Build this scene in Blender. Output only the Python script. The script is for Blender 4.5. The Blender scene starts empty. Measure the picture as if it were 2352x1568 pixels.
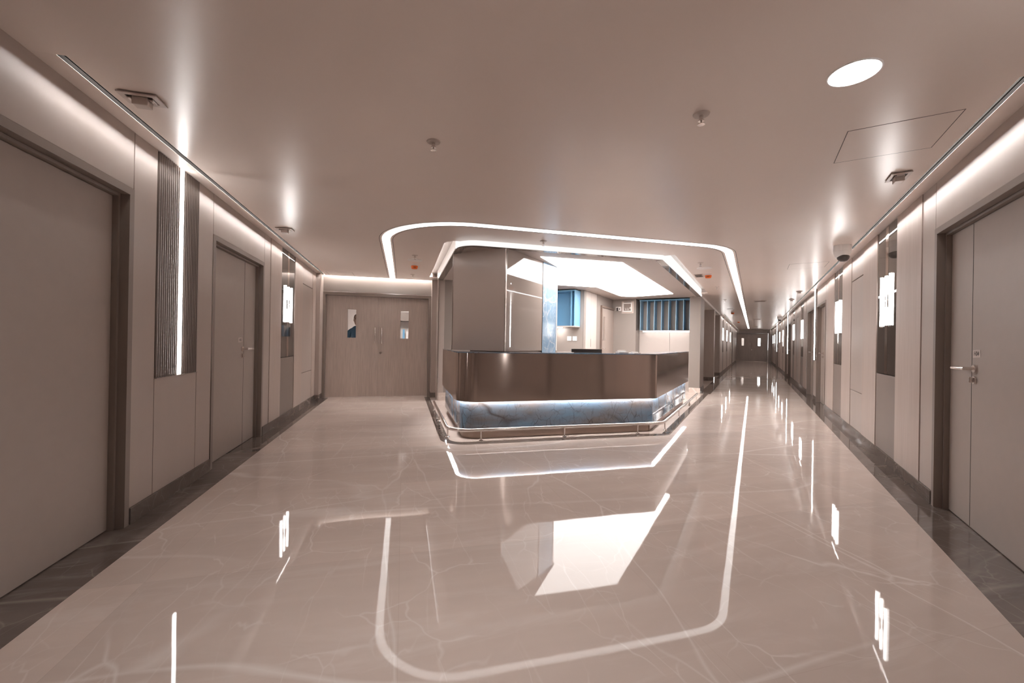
import bpy, bmesh, math, random
from mathutils import Vector, Matrix
random.seed(7)
C = bpy.context.scene.collection
S2 = 2 ** -.5
PI = math.pi
H = 2.49            # ceiling height
EYE = 1.2
XL = -1.668         # left wall plane
NR = 1.207          # right wall plane (distance along the corridor's cross direction)
NLW = -1.16         # far corridor's left wall plane

def B(n, s):        # far corridor coordinates (n across, s along) -> x, y
    return ((n + s) * S2, (s - n) * S2)

# ------------------------------------------------------------------ materials
MATS = {}
def new_mat(name):
    m = bpy.data.materials.new(name); m.use_nodes = True
    nt = m.node_tree; b = nt.nodes['Principled BSDF']
    return m, nt, b
def nd(nt, kind, **kw):
    n = nt.nodes.new(kind)
    for k, v in kw.items():
        if k in n.inputs: n.inputs[k].default_value = v
        else: setattr(n, k, v)
    return n
def rgb(c): return (c[0], c[1], c[2], 1)
def mixc(nt, fac, a, b, blend='MIX'):
    m = nt.nodes.new('ShaderNodeMix'); m.data_type = 'RGBA'; m.blend_type = blend
    for sock, v in ((0, fac), (6, a), (7, b)):
        if hasattr(v, 'links'): nt.links.new(v, m.inputs[sock])
        elif sock == 0: m.inputs[0].default_value = v
        else: m.inputs[sock].default_value = rgb(v)
    return m.outputs[2]
def ramp(nt, fac, *stops):
    r = nt.nodes.new('ShaderNodeValToRGB'); e = r.color_ramp.elements
    while len(e) < len(stops): e.new(.5)
    for q, (p, v) in zip(e, stops):
        q.position = p; q.color = (v, v, v, 1)
    nt.links.new(fac, r.inputs[0]); return r.outputs[0]
def coords(nt, scale=(1, 1, 1), rot=(0, 0, 0)):
    t = nt.nodes.new('ShaderNodeTexCoord'); mp = nt.nodes.new('ShaderNodeMapping')
    mp.inputs['Scale'].default_value = scale; mp.inputs['Rotation'].default_value = rot
    nt.links.new(t.outputs['Object'], mp.inputs[0]); return mp.outputs[0]
def noise(nt, vec, scale, detail=4, rough=.55, dist=0.):
    n = nt.nodes.new('ShaderNodeTexNoise')
    n.inputs['Scale'].default_value = scale; n.inputs['Detail'].default_value = detail
    n.inputs['Roughness'].default_value = rough; n.inputs['Distortion'].default_value = dist
    nt.links.new(vec, n.inputs['Vector']); return n.outputs[0]
def math_n(nt, op, a, b=None):
    m = nt.nodes.new('ShaderNodeMath'); m.operation = op
    for i, v in enumerate((a, b)):
        if v is None: continue
        if hasattr(v, 'links'): nt.links.new(v, m.inputs[i])
        else: m.inputs[i].default_value = v
    return m.outputs[0]
def bump(nt, b, height, strength, dist=.01):
    n = nt.nodes.new('ShaderNodeBump'); n.inputs['Strength'].default_value = strength; n.inputs['Distance'].default_value = dist
    nt.links.new(height, n.inputs['Height']); nt.links.new(n.outputs[0], b.inputs['Normal'])

def soften(c, k=.15):      # the whole interior is a muted, dusty beige
    return tuple(v + (max(c) - v) * k for v in c) if c[0] >= c[2] and c[0] < 5 * c[2] + .2 else c
def satin(name, col, rough=.4, metal=0., spec=.5, var=.06, nscale=3., stretch=(1, 1, 1), bstr=0., bdist=.004, bscale=2.):
    m, nt, b = new_mat(name); col = soften(col)
    v = coords(nt, stretch)
    f = noise(nt, v, nscale, 3)
    lo = [c * (1 - var) for c in col]; hi = [min(1, c * (1 + var)) for c in col]
    nt.links.new(mixc(nt, f, lo, hi), b.inputs['Base Color'])
    b.inputs['Roughness'].default_value = rough; b.inputs['Metallic'].default_value = metal
    b.inputs['Specular IOR Level'].default_value = spec
    if bstr: bump(nt, b, noise(nt, v, bscale, 1), bstr, bdist)
    MATS[name] = m; return m
def wood(name, lo, hi, rough=.4, gscale=1.):
    m, nt, b = new_mat(name); lo, hi = soften(lo), soften(hi)
    g = noise(nt, coords(nt, (55 * gscale, 55 * gscale, 1.6)), 1.6, 5, .6)
    w = noise(nt, coords(nt, (5 * gscale, 5 * gscale, .5)), 1.3, 3, .5, .6)
    f = ramp(nt, math_n(nt, 'ADD', math_n(nt, 'MULTIPLY', g, .65), math_n(nt, 'MULTIPLY', w, .35)), (.3, 0), (.7, 1))
    nt.links.new(mixc(nt, f, lo, hi), b.inputs['Base Color'])
    b.inputs['Roughness'].default_value = rough
    MATS[name] = m; return m
def ridge(nt, v, scale, width, detail=4, dist=.6):
    n = noise(nt, v, scale, detail, .55, dist)
    d = math_n(nt, 'ABSOLUTE', math_n(nt, 'SUBTRACT', n, .5))
    return ramp(nt, d, (0, 1), (width, 0))
def cracks(nt, v, scale, width, warp=.35, seed=0.):
    nz = nt.nodes.new('ShaderNodeTexNoise'); nz.inputs['Scale'].default_value = scale * 1.8; nz.inputs['Detail'].default_value = 2; nz.inputs['Roughness'].default_value = .6
    nt.links.new(v, nz.inputs['Vector'])
    a = nt.nodes.new('ShaderNodeVectorMath'); a.operation = 'MULTIPLY_ADD'
    nt.links.new(nz.outputs['Color'], a.inputs[0]); a.inputs[1].default_value = (warp / scale,) * 3; nt.links.new(v, a.inputs[2])
    b = nt.nodes.new('ShaderNodeVectorMath'); b.operation = 'ADD'; nt.links.new(a.outputs[0], b.inputs[0]); b.inputs[1].default_value = (seed, seed * .7, seed * .3)
    vo = nt.nodes.new('ShaderNodeTexVoronoi'); vo.feature = 'DISTANCE_TO_EDGE'; vo.inputs['Scale'].default_value = scale
    nt.links.new(b.outputs[0], vo.inputs['Vector'])
    line = ramp(nt, vo.outputs['Distance'], (0, 1), (width, 0))
    fade = ramp(nt, noise(nt, b.outputs[0], scale * 1.3, 0), (.42, 0), (.66, 1))
    return math_n(nt, 'MULTIPLY', line, fade)
def marble(name, base, dark, vein, rough=.05, ior=1.6, tile=None, s=1., vw=.012, amount=.55, wav=0.):
    m, nt, b = new_mat(name); base, dark, vein = soften(base), soften(dark), soften(vein)
    v = coords(nt, (1, 1, 1), (0, 0, .5)); v2 = coords(nt, (.4, 1.7, 1), (0, 0, .95)); v3 = coords(nt, (1.9, .45, 1), (0, 0, -.2))
    cl = noise(nt, v2, .9 * s, 4, .62)
    col = mixc(nt, ramp(nt, cl, (.32, 0), (.68, 1)), dark, base)
    soft = noise(nt, v2, 2.6 * s, 4, .7, .8)
    col = mixc(nt, math_n(nt, 'MULTIPLY', ramp(nt, soft, (.52, 0), (.78, 1)), .35), col, vein)
    for vv, sc, w, a in ((v2, .55 * s, vw, amount), (v3, .8 * s, vw * .7, amount * .8), (v, 2.1 * s, vw * 1., amount * .65), (v3, 3. * s, vw * 1.1, amount * .5)):
        r = cracks(nt, vv, sc * 1.1, w * 2.2, .33, sc * 7)
        col = mixc(nt, math_n(nt, 'MULTIPLY', r, a), col, vein)
    if tile:
        br = nt.nodes.new('ShaderNodeTexBrick'); br.offset = 0.; br.squash = 1.
        br.inputs['Scale'].default_value = 1.; br.inputs['Brick Width'].default_value = tile[0]; br.inputs['Row Height'].default_value = tile[1]
        br.inputs['Mortar Size'].default_value = .0012; br.inputs['Mortar Smooth'].default_value = 0
        br.inputs['Color1'].default_value = (.93, .93, .93, 1); br.inputs['Color2'].default_value = (1.05, 1.05, 1.05, 1); br.inputs['Mortar'].default_value = (.88, .86, .85, 1)
        nt.links.new(coords(nt), br.inputs['Vector'])
        col = mixc(nt, 1., col, br.outputs['Color'], 'MULTIPLY')
    nt.links.new(col, b.inputs['Base Color'])
    b.inputs['Roughness'].default_value = rough; b.inputs['IOR'].default_value = ior
    if wav: bump(nt, b, noise(nt, coords(nt), 2.2, 1.5), wav, .01)
    MATS[name] = m; return m
def emit(name, col, strength):
    m = bpy.data.materials.new(name); m.use_nodes = True; nt = m.node_tree; nt.nodes.clear()
    e = nt.nodes.new('ShaderNodeEmission'); e.inputs[0].default_value = rgb(col); e.inputs[1].default_value = strength
    o = nt.nodes.new('ShaderNodeOutputMaterial'); nt.links.new(e.outputs[0], o.inputs[0])
    MATS[name] = m; return m

WARM = (1., .955, .93)
satin('ceiling', (.79, .665, .595), .28, spec=.4, var=.03, nscale=1.2, bstr=.05, bdist=.01, bscale=3.)
satin('beige', (.46, .375, .33), .36, spec=.55, var=.05, nscale=8, stretch=(1, 1, .1))
satin('beige_light', (.28, .234, .207), .45, var=.03)
satin('brown', (.26, .205, .175), .42, var=.06)
satin('door', (.40, .325, .28), .45, var=.04, nscale=14)
satin('frame', (.26, .205, .175), .38, var=.04)
satin('flute', (.19, .15, .128), .32, metal=.4, var=.05)
satin('gap', (.07, .052, .043), .6); satin('black_lining', (.011, .0095, .0085), .9, spec=.02)
satin('white_paint', (.80, .73, .69), .4, var=.02)
satin('plastic_white', (.82, .77, .74), .35, var=.02)
satin('plastic_beige', (.60, .49, .43), .4, var=.02)
satin('black', (.05, .04, .035), .35)
satin('orange', (.85, .16, .012), .45, var=.05)
satin('chrome', (.82, .76, .73), .16, metal=1, var=.02)
satin('steel', (.72, .66, .63), .2, metal=1, var=.02)
satin('fascia', (.86, .80, .77), .3, var=.04, nscale=6, stretch=(6, 6, 1))
satin('metal_brown', (.49, .395, .345), .12, metal=.92, var=.03, bstr=.2, bdist=.004, bscale=1.6, stretch=(1, 1, .6))
b_ = MATS['metal_brown'].node_tree.nodes['Principled BSDF']; b_.inputs['Anisotropic'].default_value = .85; b_.inputs['Anisotropic Rotation'].default_value = .25
satin('kick', (.40, .29, .235), .3, metal=.7, var=.05)
satin('lacquer', (.50, .40, .345), .2, spec=.6, var=.02)
satin('mirror_bronze', (.40, .325, .285), .015, var=.01)
MATS['mirror_bronze'].node_tree.nodes['Principled BSDF'].inputs['IOR'].default_value = 1.8
satin('mirror_dark', (.075, .06, .05), .015, var=.01)
MATS['mirror_dark'].node_tree.nodes['Principled BSDF'].inputs['IOR'].default_value = 1.75
satin('mirror_strip', (.55, .46, .41), .08, metal=1, var=.02)
satin('cabinet_white', (.50, .43, .39), .45, var=.02)
satin('blue', (.17, .37, .56), .5, var=.05)
satin('blue_fin', (.25, .43, .58), .45, var=.04)
satin('shelf_dark', (.30, .25, .215), .5, var=.05)
satin('soffit', (.40, .333, .298), .45, var=.03)
satin('paper', (.85, .80, .77), .7, var=.02)
satin('paper_tag', (.62, .52, .47), .7, var=.05)
satin('skin', (.42, .27, .2), .5); satin('hair', (.03, .022, .018), .5); satin('shirt', (.10, .22, .36), .8); satin('trousers', (.06, .055, .06), .8)
wood('wood_light', (.46, .355, .30), (.57, .46, .405), .42)
wood('wood_door', (.43, .34, .29), (.62, .50, .435), .40, .5)
wood('wood_pale', (.37, .29, .245), (.44, .355, .31), .42, .6)
marble('marble_floor', (.76, .625, .55), (.64, .52, .455), (.92, .85, .80), .03, 1.27, tile=(1.2, 1.2), wav=.05, vw=.007, amount=.75)
marble('marble_brown', (.20, .155, .132), (.12, .092, .078), (.42, .36, .32), .04, 1.45, s=1.4, vw=.008, amount=.5, wav=.05)
m = marble('marble_blue', (.19, .36, .55), (.23, .185, .165), (.075, .058, .05), .07, 1.4, s=2.6, vw=.014, amount=.9)
marble('marble_wall', (.30, .44, .58), (.22, .33, .46), (.75, .74, .74), .1, 1.5, s=2.2, vw=.012, amount=.7)
satin('glass_pane', (.9, .9, .9), .02)
g = MATS['glass_pane'].node_tree.nodes['Principled BSDF']; g.inputs['Transmission Weight'].default_value = 1.; g.inputs['IOR'].default_value = 1.05
emit('led', WARM, 9.); emit('ring_led', WARM, 2.3); emit('panel_led', WARM, 3.9); emit('tube_led', WARM, 8.); emit('downlight_led', WARM, 8.); emit('overhead_fill', WARM, 44.); emit('wash_led', WARM, 20.); emit('room_led', WARM, 9.)
emit('slot_led', WARM, 2.2); emit('counter_led', (1, .95, .92), 16.); emit('strip_led', WARM, 12.); emit('far_glow', (1, .97, .95), 3.); emit('cove_led', WARM, 30.)
emit('cabinet_led', WARM, 30.); emit('fascia_glow', WARM, .37)

# ------------------------------------------------------------------ mesh helpers
def bx(bm, x0, x1, y0, y1, z0, z1, bev=0.):
    r = bmesh.ops.create_cube(bm, size=1.)
    vs = r['verts']
    for v in vs:
        v.co = Vector((x0 + (v.co.x + .5) * (x1 - x0), y0 + (v.co.y + .5) * (y1 - y0), z0 + (v.co.z + .5) * (z1 - z0)))
    if bev:
        es = list({e for v in vs for e in v.link_edges})
        bmesh.ops.bevel(bm, geom=es, offset=bev, segments=2, affect='EDGES', profile=.5)
    return bm
def box(x0, x1, y0, y1, z0, z1, bev=0.): return bx(bmesh.new(), x0, x1, y0, y1, z0, z1, bev)
def prism(pts, z0, z1, bm=None):
    bm = bm or bmesh.new()
    lo = [bm.verts.new((p[0], p[1], z0)) for p in pts]; hi = [bm.verts.new((p[0], p[1], z1)) for p in pts]
    bm.faces.new(lo[::-1]); bm.faces.new(hi)
    n = len(pts)
    for i in range(n): bm.faces.new((lo[i], lo[(i + 1) % n], hi[(i + 1) % n], hi[i]))
    return bm
def tube(pts, r, seg=12, bm=None, cap=True):
    bm = bm or bmesh.new(); pts = [Vector(p) for p in pts]; rings = []
    rs = r if isinstance(r, (list, tuple)) else [r] * len(pts)
    up = None
    for i, p in enumerate(pts):
        d = (pts[min(i + 1, len(pts) - 1)] - pts[max(i - 1, 0)]).normalized()
        if up is None:
            up = Vector((0, 0, 1)) if abs(d.z) < .9 else Vector((1, 0, 0))
        a = d.cross(up).normalized(); up = a.cross(d).normalized()
        rings.append([bm.verts.new(p + (a * math.cos(2 * PI * k / seg) + up * math.sin(2 * PI * k / seg)) * rs[i]) for k in range(seg)])
    for q, w in zip(rings, rings[1:]):
        for k in range(seg): bm.faces.new((q[k], q[(k + 1) % seg], w[(k + 1) % seg], w[k]))
    if cap: bm.faces.new(rings[0][::-1]); bm.faces.new(rings[-1])
    return bm
def lathe(prof, seg=28, bm=None, c=(0, 0, 0)):
    bm = bm or bmesh.new(); rings = []
    for r, z in prof:
        if r < 1e-6: rings.append([bm.verts.new((c[0], c[1], c[2] + z))])
        else: rings.append([bm.verts.new((c[0] + r * math.cos(2 * PI * k / seg), c[1] + r * math.sin(2 * PI * k / seg), c[2] + z)) for k in range(seg)])
    for a, b in zip(rings, rings[1:]):
        for k in range(seg):
            k2 = (k + 1) % seg
            if len(a) == 1: bm.faces.new((a[0], b[k], b[k2]))
            elif len(b) == 1: bm.faces.new((a[k], a[k2], b[0]))
            else: bm.faces.new((a[k], a[k2], b[k2], b[k]))
    for ring, rev in ((rings[0], True), (rings[-1], False)):
        if len(ring) > 1: bm.faces.new(ring[::-1] if rev else ring)
    return bm
def ring_box(X0, X1, Z0, Z1, x0, x1, z0, z1, y0, y1):
    """A board with a rectangular hole, one closed mesh, standing in the x-z plane."""
    bm = bmesh.new()
    o = [(X0, Z0), (X1, Z0), (X1, Z1), (X0, Z1)]; i = [(x0, z0), (x1, z0), (x1, z1), (x0, z1)]
    V = {}
    for k, y in enumerate((y0, y1)):
        V['o', k] = [bm.verts.new((a, y, b)) for a, b in o]; V['i', k] = [bm.verts.new((a, y, b)) for a, b in i]
    for k in range(4):
        q = (k + 1) % 4
        for s in (0, 1): bm.faces.new((V['o', s][k], V['o', s][q], V['i', s][q], V['i', s][k]))
        bm.faces.new((V['o', 0][k], V['o', 0][q], V['o', 1][q], V['o', 1][k])); bm.faces.new((V['i', 0][k], V['i', 0][q], V['i', 1][q], V['i', 1][k]))
    return bm
def arch(X0, X1, Z1, t, y0, y1):
    """A door frame (two jambs and a head) as one closed mesh."""
    return prism_xz([(X0, 0), (X0 + t, 0), (X0 + t, Z1 - t), (X1 - t, Z1 - t), (X1 - t, 0), (X1, 0), (X1, Z1), (X0, Z1)], y0, y1)
def prism_xz(pts, y0, y1, bm=None):
    bm = bm or bmesh.new()
    lo = [bm.verts.new((p[0], y0, p[1])) for p in pts]; hi = [bm.verts.new((p[0], y1, p[1])) for p in pts]
    bm.faces.new(lo); bm.faces.new(hi[::-1]); n = len(pts)
    for i in range(n): bm.faces.new((lo[i], lo[(i + 1) % n], hi[(i + 1) % n], hi[i]))
    return bm
def prism_yz(pts, x0, x1):
    bm = bmesh.new()
    lo = [bm.verts.new((x0, p[0], p[1])) for p in pts]; hi = [bm.verts.new((x1, p[0], p[1])) for p in pts]
    bm.faces.new(lo); bm.faces.new(hi[::-1]); n = len(pts)
    for i in range(n): bm.faces.new((lo[i], lo[(i + 1) % n], hi[(i + 1) % n], hi[i]))
    return bm
def obj(name, bm, mat, parent=None, loc=None, rot=None, smooth=False, keep=None):
    bmesh.ops.recalc_face_normals(bm, faces=bm.faces)
    me = bpy.data.meshes.new(name); bm.to_mesh(me); bm.free()
    me.materials.append(MATS[mat])
    if smooth:
        for p in me.polygons: p.use_smooth = True
        me.set_sharp_from_angle(angle=math.radians(40))
    o = bpy.data.objects.new(name, me); C.objects.link(o)
    if parent: o.parent = parent
    if loc: o.location = loc
    if rot is not None: o.rotation_euler = (0, 0, rot)
    return o
def tag(o, label, cat, group=None, kind=None):
    o['label'] = label; o['category'] = cat
    if group: o['group'] = group
    if kind: o['kind'] = kind
    return o
def thing(name, label, cat, loc=(0, 0, 0), rot=0, group=None, kind=None):
    o = bpy.data.objects.new(name, None); o.empty_display_size = .1; C.objects.link(o)
    o.location = loc; o.rotation_euler = (0, 0, rot)
    return tag(o, label, cat, group, kind)
def lab(o, t): o['label'] = t; return o

# path helpers: polyline with rounded corners, ribbons offset from it
def rounded(pts, radii, seg=10):
    out = [Vector(pts[0])]
    for i in range(1, len(pts) - 1):
        p, a, b = Vector(pts[i]), Vector(pts[i - 1]), Vector(pts[i + 1]); r = radii[i - 1]
        u, v = (a - p).normalized(), (b - p).normalized(); ang = u.angle(v); t = r / math.tan(ang / 2)
        if r < 1e-6: out.append(p); continue
        c = p + (u + v).normalized() * (r / math.sin(ang / 2))
        s, e = p + u * t, p + v * t
        a0 = math.atan2((s - c).y, (s - c).x); a1 = math.atan2((e - c).y, (e - c).x)
        d = (a1 - a0 + PI) % (2 * PI) - PI
        for k in range(seg + 1):
            q = a0 + d * k / seg; out.append(c + Vector((math.cos(q), math.sin(q))) * r)
    out.append(Vector(pts[-1])); return out
def offset(path, d):        # d > 0: to the left of the direction of travel
    out = []
    for i, p in enumerate(path):
        t0 = (path[i] - path[i - 1]).normalized() if i else None
        t1 = (path[i + 1] - path[i]).normalized() if i < len(path) - 1 else None
        if t0 is None: t0 = t1
        if t1 is None: t1 = t0
        n0 = Vector((-t0.y, t0.x)); n1 = Vector((-t1.y, t1.x)); n = (n0 + n1).normalized()
        out.append(p + n * (d / max(.3, n.dot(n0))))
    return out
def ribbon(path, d0, d1, z0, z1):
    a, b = offset(path, d0), offset(path, d1)
    bm = bmesh.new(); rows = []
    for p, q in zip(a, b):
        rows.append([bm.verts.new((p.x, p.y, z0)), bm.verts.new((q.x, q.y, z0)), bm.verts.new((q.x, q.y, z1)), bm.verts.new((p.x, p.y, z1))])
    for r, s in zip(rows, rows[1:]):
        for k in range(4): bm.faces.new((r[k], r[(k + 1) % 4], s[(k + 1) % 4], s[k]))
    bm.faces.new(rows[0]); bm.faces.new(rows[-1][::-1])
    return bm

# wall frames: local x runs along the wall, local y points into the room
class Frame:
    def __init__(s, at, rot, m): s.at, s.rot, s.m = at, rot, m
    def loc(s, u, v=0., z=0.): x, y = s.at(u, v); return (x, y, z)
FA = Frame(lambda u, v: (XL + v, u), -PI / 2, -1)                    # left wall, u = y
FB = Frame(lambda u, v: B(NR - v, u), PI / 4, 1)                     # right wall, u = s
FL = Frame(lambda u, v: B(NLW + v, u), PI * 5 / 4, -1)               # far corridor's left wall, u = s
FK = Frame(lambda u, v: B(-3.43 + v, u), PI * 5 / 4, -1)             # alcove back wall, u = s
def FC(y): return Frame(lambda u, v: (u, y - v), PI, -1)             # a wall facing the camera (-y), u = x
def FS(s): return Frame(lambda u, v: B(u, s - v), PI * 3 / 4, -1)    # a wall facing down the corridor (-s), u = n
# meshes on a wall are built around their own u centre: local x = m * (u - uc)
def wspan(f, u0, u1):
    return (u0 + u1) / 2, (u1 - u0) / 2

# ------------------------------------------------------------------ walls and their cladding
TH = .12        # cladding thickness: doors sit in this depth
def wall_struct(name, f, u0, u1, label, z1=2.62):
    uc, hw = wspan(f, u0, u1)
    w = obj(name, box(-hw, hw, -TH - .10, -TH, 0, z1), 'gap', loc=f.loc(uc), rot=f.rot)
    tag(w, label, 'wall', kind='structure'); w['_uc'] = uc
    return w
def clad(w, f, name, u0, u1, z0, z1, mat, v0=-TH, v1=0., gap=.003, bev=.0015):
    uc = w['_uc']; a, b = sorted((f.m * (u0 - uc), f.m * (u1 - uc)))
    return obj(name, box(a + gap, b - gap, v0, v1, z0, z1, bev), mat, w)
BBH = .105
def beige_panel(w, f, u0, u1, split=False):
    if split:
        clad(w, f, 'beige_panel', u0, u1, BBH, .608, 'beige'); clad(w, f, 'beige_panel', u0, u1, .616, 2.135, 'beige'); clad(w, f, 'beige_panel', u0, u1, 2.147, H, 'beige')
    else: clad(w, f, 'beige_panel', u0, u1, BBH, H, 'beige')
def wood_panel(w, f, u0, u1): clad(w, f, 'wood_panel', u0, u1, BBH, H, 'wood_light', v1=.006)

def mirror_panel(w, f, u0, u1, label, lamp_label):
    clad(w, f, 'brown_panel', u0, u1, BBH, .922, 'brown')
    uc, hw = wspan(f, u0, u1)
    t = thing('mirror_panel', label, 'mirror panel', f.loc(uc, -.05, .93), f.rot, 'dark mirror panels behind the wall lamps')
    obj('dark_mirror', box(-hw + .004, hw - .004, 0, .048, 0, H - .935), 'mirror_dark', t)
    lab(obj('centre_strip', box(-.05, .05, .0482, .0492, .002, H - .938), 'mirror_strip', t), 'paler vertical strip up the middle of the mirror')
    if lamp_label: wall_lamp(f, uc, lamp_label)
def half_tube(x, r, z0, z1, y0=-.0012, seg=12):
    return prism([(x + r * math.cos(PI * k / seg), y0 + r * math.sin(PI * k / seg)) for k in range(seg + 1)], z0, z1)
def wall_lamp(f, uc, label):
    t = thing('wall_lamp', label, 'wall lamp', f.loc(uc, .0, 1.44), f.rot, 'glass tube wall lamps')
    obj('crossbar', box(-.146, -.025, -.0012, .006, .258, .272), 'steel', t); obj('crossbar', box(.025, .146, -.0012, .006, .258, .272), 'steel', t)
    for x in (-.17, .17):
        p = obj('light_tube', half_tube(x, .019, 0, .53), 'tube_led', t, smooth=True)
        obj('end_cap', half_tube(x, .0195, -.012, -.0004), 'steel', p, smooth=True)
    for z0, z1 in ((0.005, .195), (.335, .525)):
        obj('short_light_tube', half_tube(0, .016, z0, z1), 'tube_led', t, smooth=True)
    obj('centre_rod', half_tube(0, .006, .1955, .3345), 'tube_led', t)
def fluted_panel(w, f, u0, u1, label, strip_to=H - .004):
    beige = [(u0, (2 * u0 + u1) / 3)]
    clad(w, f, 'beige_panel', u0, u1, BBH, .905, 'beige')
    uc, hw = wspan(f, u0, u1)
    t = thing('fluted_panel', label, 'fluted panel', f.loc(uc, -.10, .91), f.rot, 'fluted panels with a light line')
    h = H - .004 - .91
    for a, b in ((-hw + .004, -.0075), (.0075, hw - .004)):
        n = max(4, round((b - a) / .027)); pts = [(a, 0)]; p = (b - a) / n
        for k in range(n):
            for q in range(7):
                an = PI * q / 6; pts.append((a + p * (k + .5) - math.cos(an) * p * .46, .093 + math.sin(an) * .014))
        pts.append((b, 0)); obj('fluting', prism(pts, 0, h), 'flute', t)
    st = obj('light_strip', box(-.0045, .0045, .0, .122, .004, strip_to - .91), 'strip_led', t)
    lab(st, 'glowing vertical light line')
    obj('edge_strip', box(-hw + .005, hw - .005, .085, .112, -.004, -.0005), 'frame', t)
DOORN = [0]
def swing_door(w, f, u0, u1, label, tagged=None, key=True, near=False):
    """Single leaf door in a dark metal frame; the lever sits near the far edge."""
    DOORN[0] += 1
    uc, hw = wspan(f, u0, u1); m = f.m * (-1 if near else 1)
    clad(w, f, 'header_panel', u0, u1, 2.13, H, 'beige')
    t = thing('door_%d' % DOORN[0], label, 'door', f.loc(uc, -TH + .002), f.rot, kind='structure')
    obj('frame', arch(-hw + .002, hw - .002, 2.126, .045, 0, TH + .004), 'frame', t)
    x0, x1 = -hw + .047, hw - .047
    obj('stop_bead', arch(x0 + .001, x1 - .001, 2.08, .018, 0, .075), 'frame', t)
    lf = obj('leaf', box(x0 + .02, x1 - .02, .005, .045, .006, 2.06, .002), 'door', t)
    far = m * (hw - .047)                      # far edge along u
    gx = far - m * .37
    obj('groove', box(gx - .0025, gx + .0025, .0449, .0462, .01, 2.055), 'gap', lf)
    hx = gx - m * .05
    hn = obj('handle', tube([(hx, .045, 1.075), (hx, .105, 1.075), (hx + m * .03, .112, 1.075), (hx + m * .15, .112, 1.073)], [.011, .011, .011, .010], 10), 'chrome', lf, smooth=True)
    obj('rose', tube([(hx, .045, 1.075), (hx, .056, 1.075)], .027, 18), 'chrome', hn, smooth=True)
    if key:
        ky = obj('lock_cylinder', tube([(hx, .045, 1.0), (hx, .055, 1.0)], .026, 18), 'chrome', lf, smooth=True)
        obj('thumb_turn', box(hx - .006, hx + .006, .055, .075, .982, 1.018, .002), 'chrome', ky)
    if tagged:
        lb, txt, dx = tagged
        px = hx + m * dx
        p = thing('paper_label', lb, 'label', f.loc(uc + m * px * 1., -TH + .002 + .0455, 1.175), f.rot)
        sheet = obj('sheet', prism_xz([(-.054, -.022), (.052, -.028), (.055, .022), (.0, .027), (-.052, .025)], 0, .0012), 'paper_tag', p)
        writing(txt, p, (0, .0018, -.014), .042, PI)
    return t
def writing(txt, parent, loc, size, rz, mat='gap', name='writing'):
    cu = bpy.data.curves.new(name, 'FONT'); cu.body = txt; cu.size = size; cu.align_x = 'CENTER'; cu.materials.append(MATS[mat]); cu.extrude = .0003
    tmp = bpy.data.objects.new(name, cu); C.objects.link(tmp); bpy.context.view_layer.update()
    me = bpy.data.meshes.new_from_object(tmp.evaluated_get(bpy.context.evaluated_depsgraph_get())); bpy.data.objects.remove(tmp)
    if not me.materials: me.materials.append(MATS[mat])
    o = bpy.data.objects.new(name, me); C.objects.link(o); o.parent = parent; o.location = loc; o.rotation_euler = (PI / 2, 0, rz); return o

# ------------------------------------------------------------------ left wall
WL = wall_struct('wall_left', FA, -1.3, 9.2, 'left wall clad in beige, wood and mirror panels between two doors')
clad(WL, FA, 'beige_panel', -1.3, 1.735, BBH, H, 'beige')
swing_door(WL, FA, 1.74, 3.151, 'brown door at the far left edge, nearest on the left wall', near=True)
beige_panel(WL, FA, 3.153, 3.41)
fluted_panel(WL, FA, 3.41, 4.013, 'ribbed brown panel with a thin light line between the two left wall doors')
beige_panel(WL, FA, 4.013, 4.284)
swing_door(WL, FA, 4.286, 5.702, 'brown door with lever handle, second along the left wall beside the wood panels',
           ('small paper label above the lever of the second left wall door', 'H02', -.05))
beige_panel(WL, FA, 5.704, 5.95); wood_panel(WL, FA, 5.95, 6.45)
mirror_panel(WL, FA, 6.45, 7.19, 'tall dark mirror panel between wood panels on the left wall', 'glass tube lamp glowing on the left wall mirror panel')
wood_panel(WL, FA, 7.19, 7.70); beige_panel(WL, FA, 7.70, 8.503, True); wood_panel(WL, FA, 8.503, 8.79)

# ------------------------------------------------------------------ right wall
ORD = ['nearest', 'second', 'third', 'fourth', 'fifth', 'sixth', 'seventh', 'eighth', 'ninth', 'tenth']
WR = wall_struct('wall_right', FB, -.75, 37.6, 'long right wall clad in wood, beige and mirror panels')
clad(WR, FB, 'beige_panel', -.75, 1.45, BBH, H, 'beige')
rm, rd, rf = 0, 0, 0
def rmirror(a, b):
    global rm
    mirror_panel(WR, FB, a, b, 'dark mirror panel, %s along the right wall' % ORD[rm], 'glass tube lamp on the right wall, %s from the camera' % ORD[rm]); rm += 1
def rdoor(a, b, tagged=None):
    global rd
    lb = 'brown door at the far right edge, nearest on the right wall' if rd == 0 else 'brown door down the right wall, %s from the camera' % ORD[rd]
    swing_door(WR, FB, a, b, lb, tagged); rd += 1
def rflute(a, b):
    global rf
    lb = ['ribbed panel with a light line on the right wall beside the camera', 'narrow ribbed panel with a light line, nearest in view on the right wall',
          'narrow ribbed panel with a light line, second in view down the right wall', 'narrow ribbed panel with a light line, farthest down the right wall'][rf]
    fluted_panel(WR, FB, a, b, lb); rf += 1
rflute(1.45, 2.05); beige_panel(WR, FB, 2.05, 2.995)
rdoor(3.0, 4.405, ('crooked paper label above the lever of the nearest right wall door', 'H04', -.02))
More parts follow.
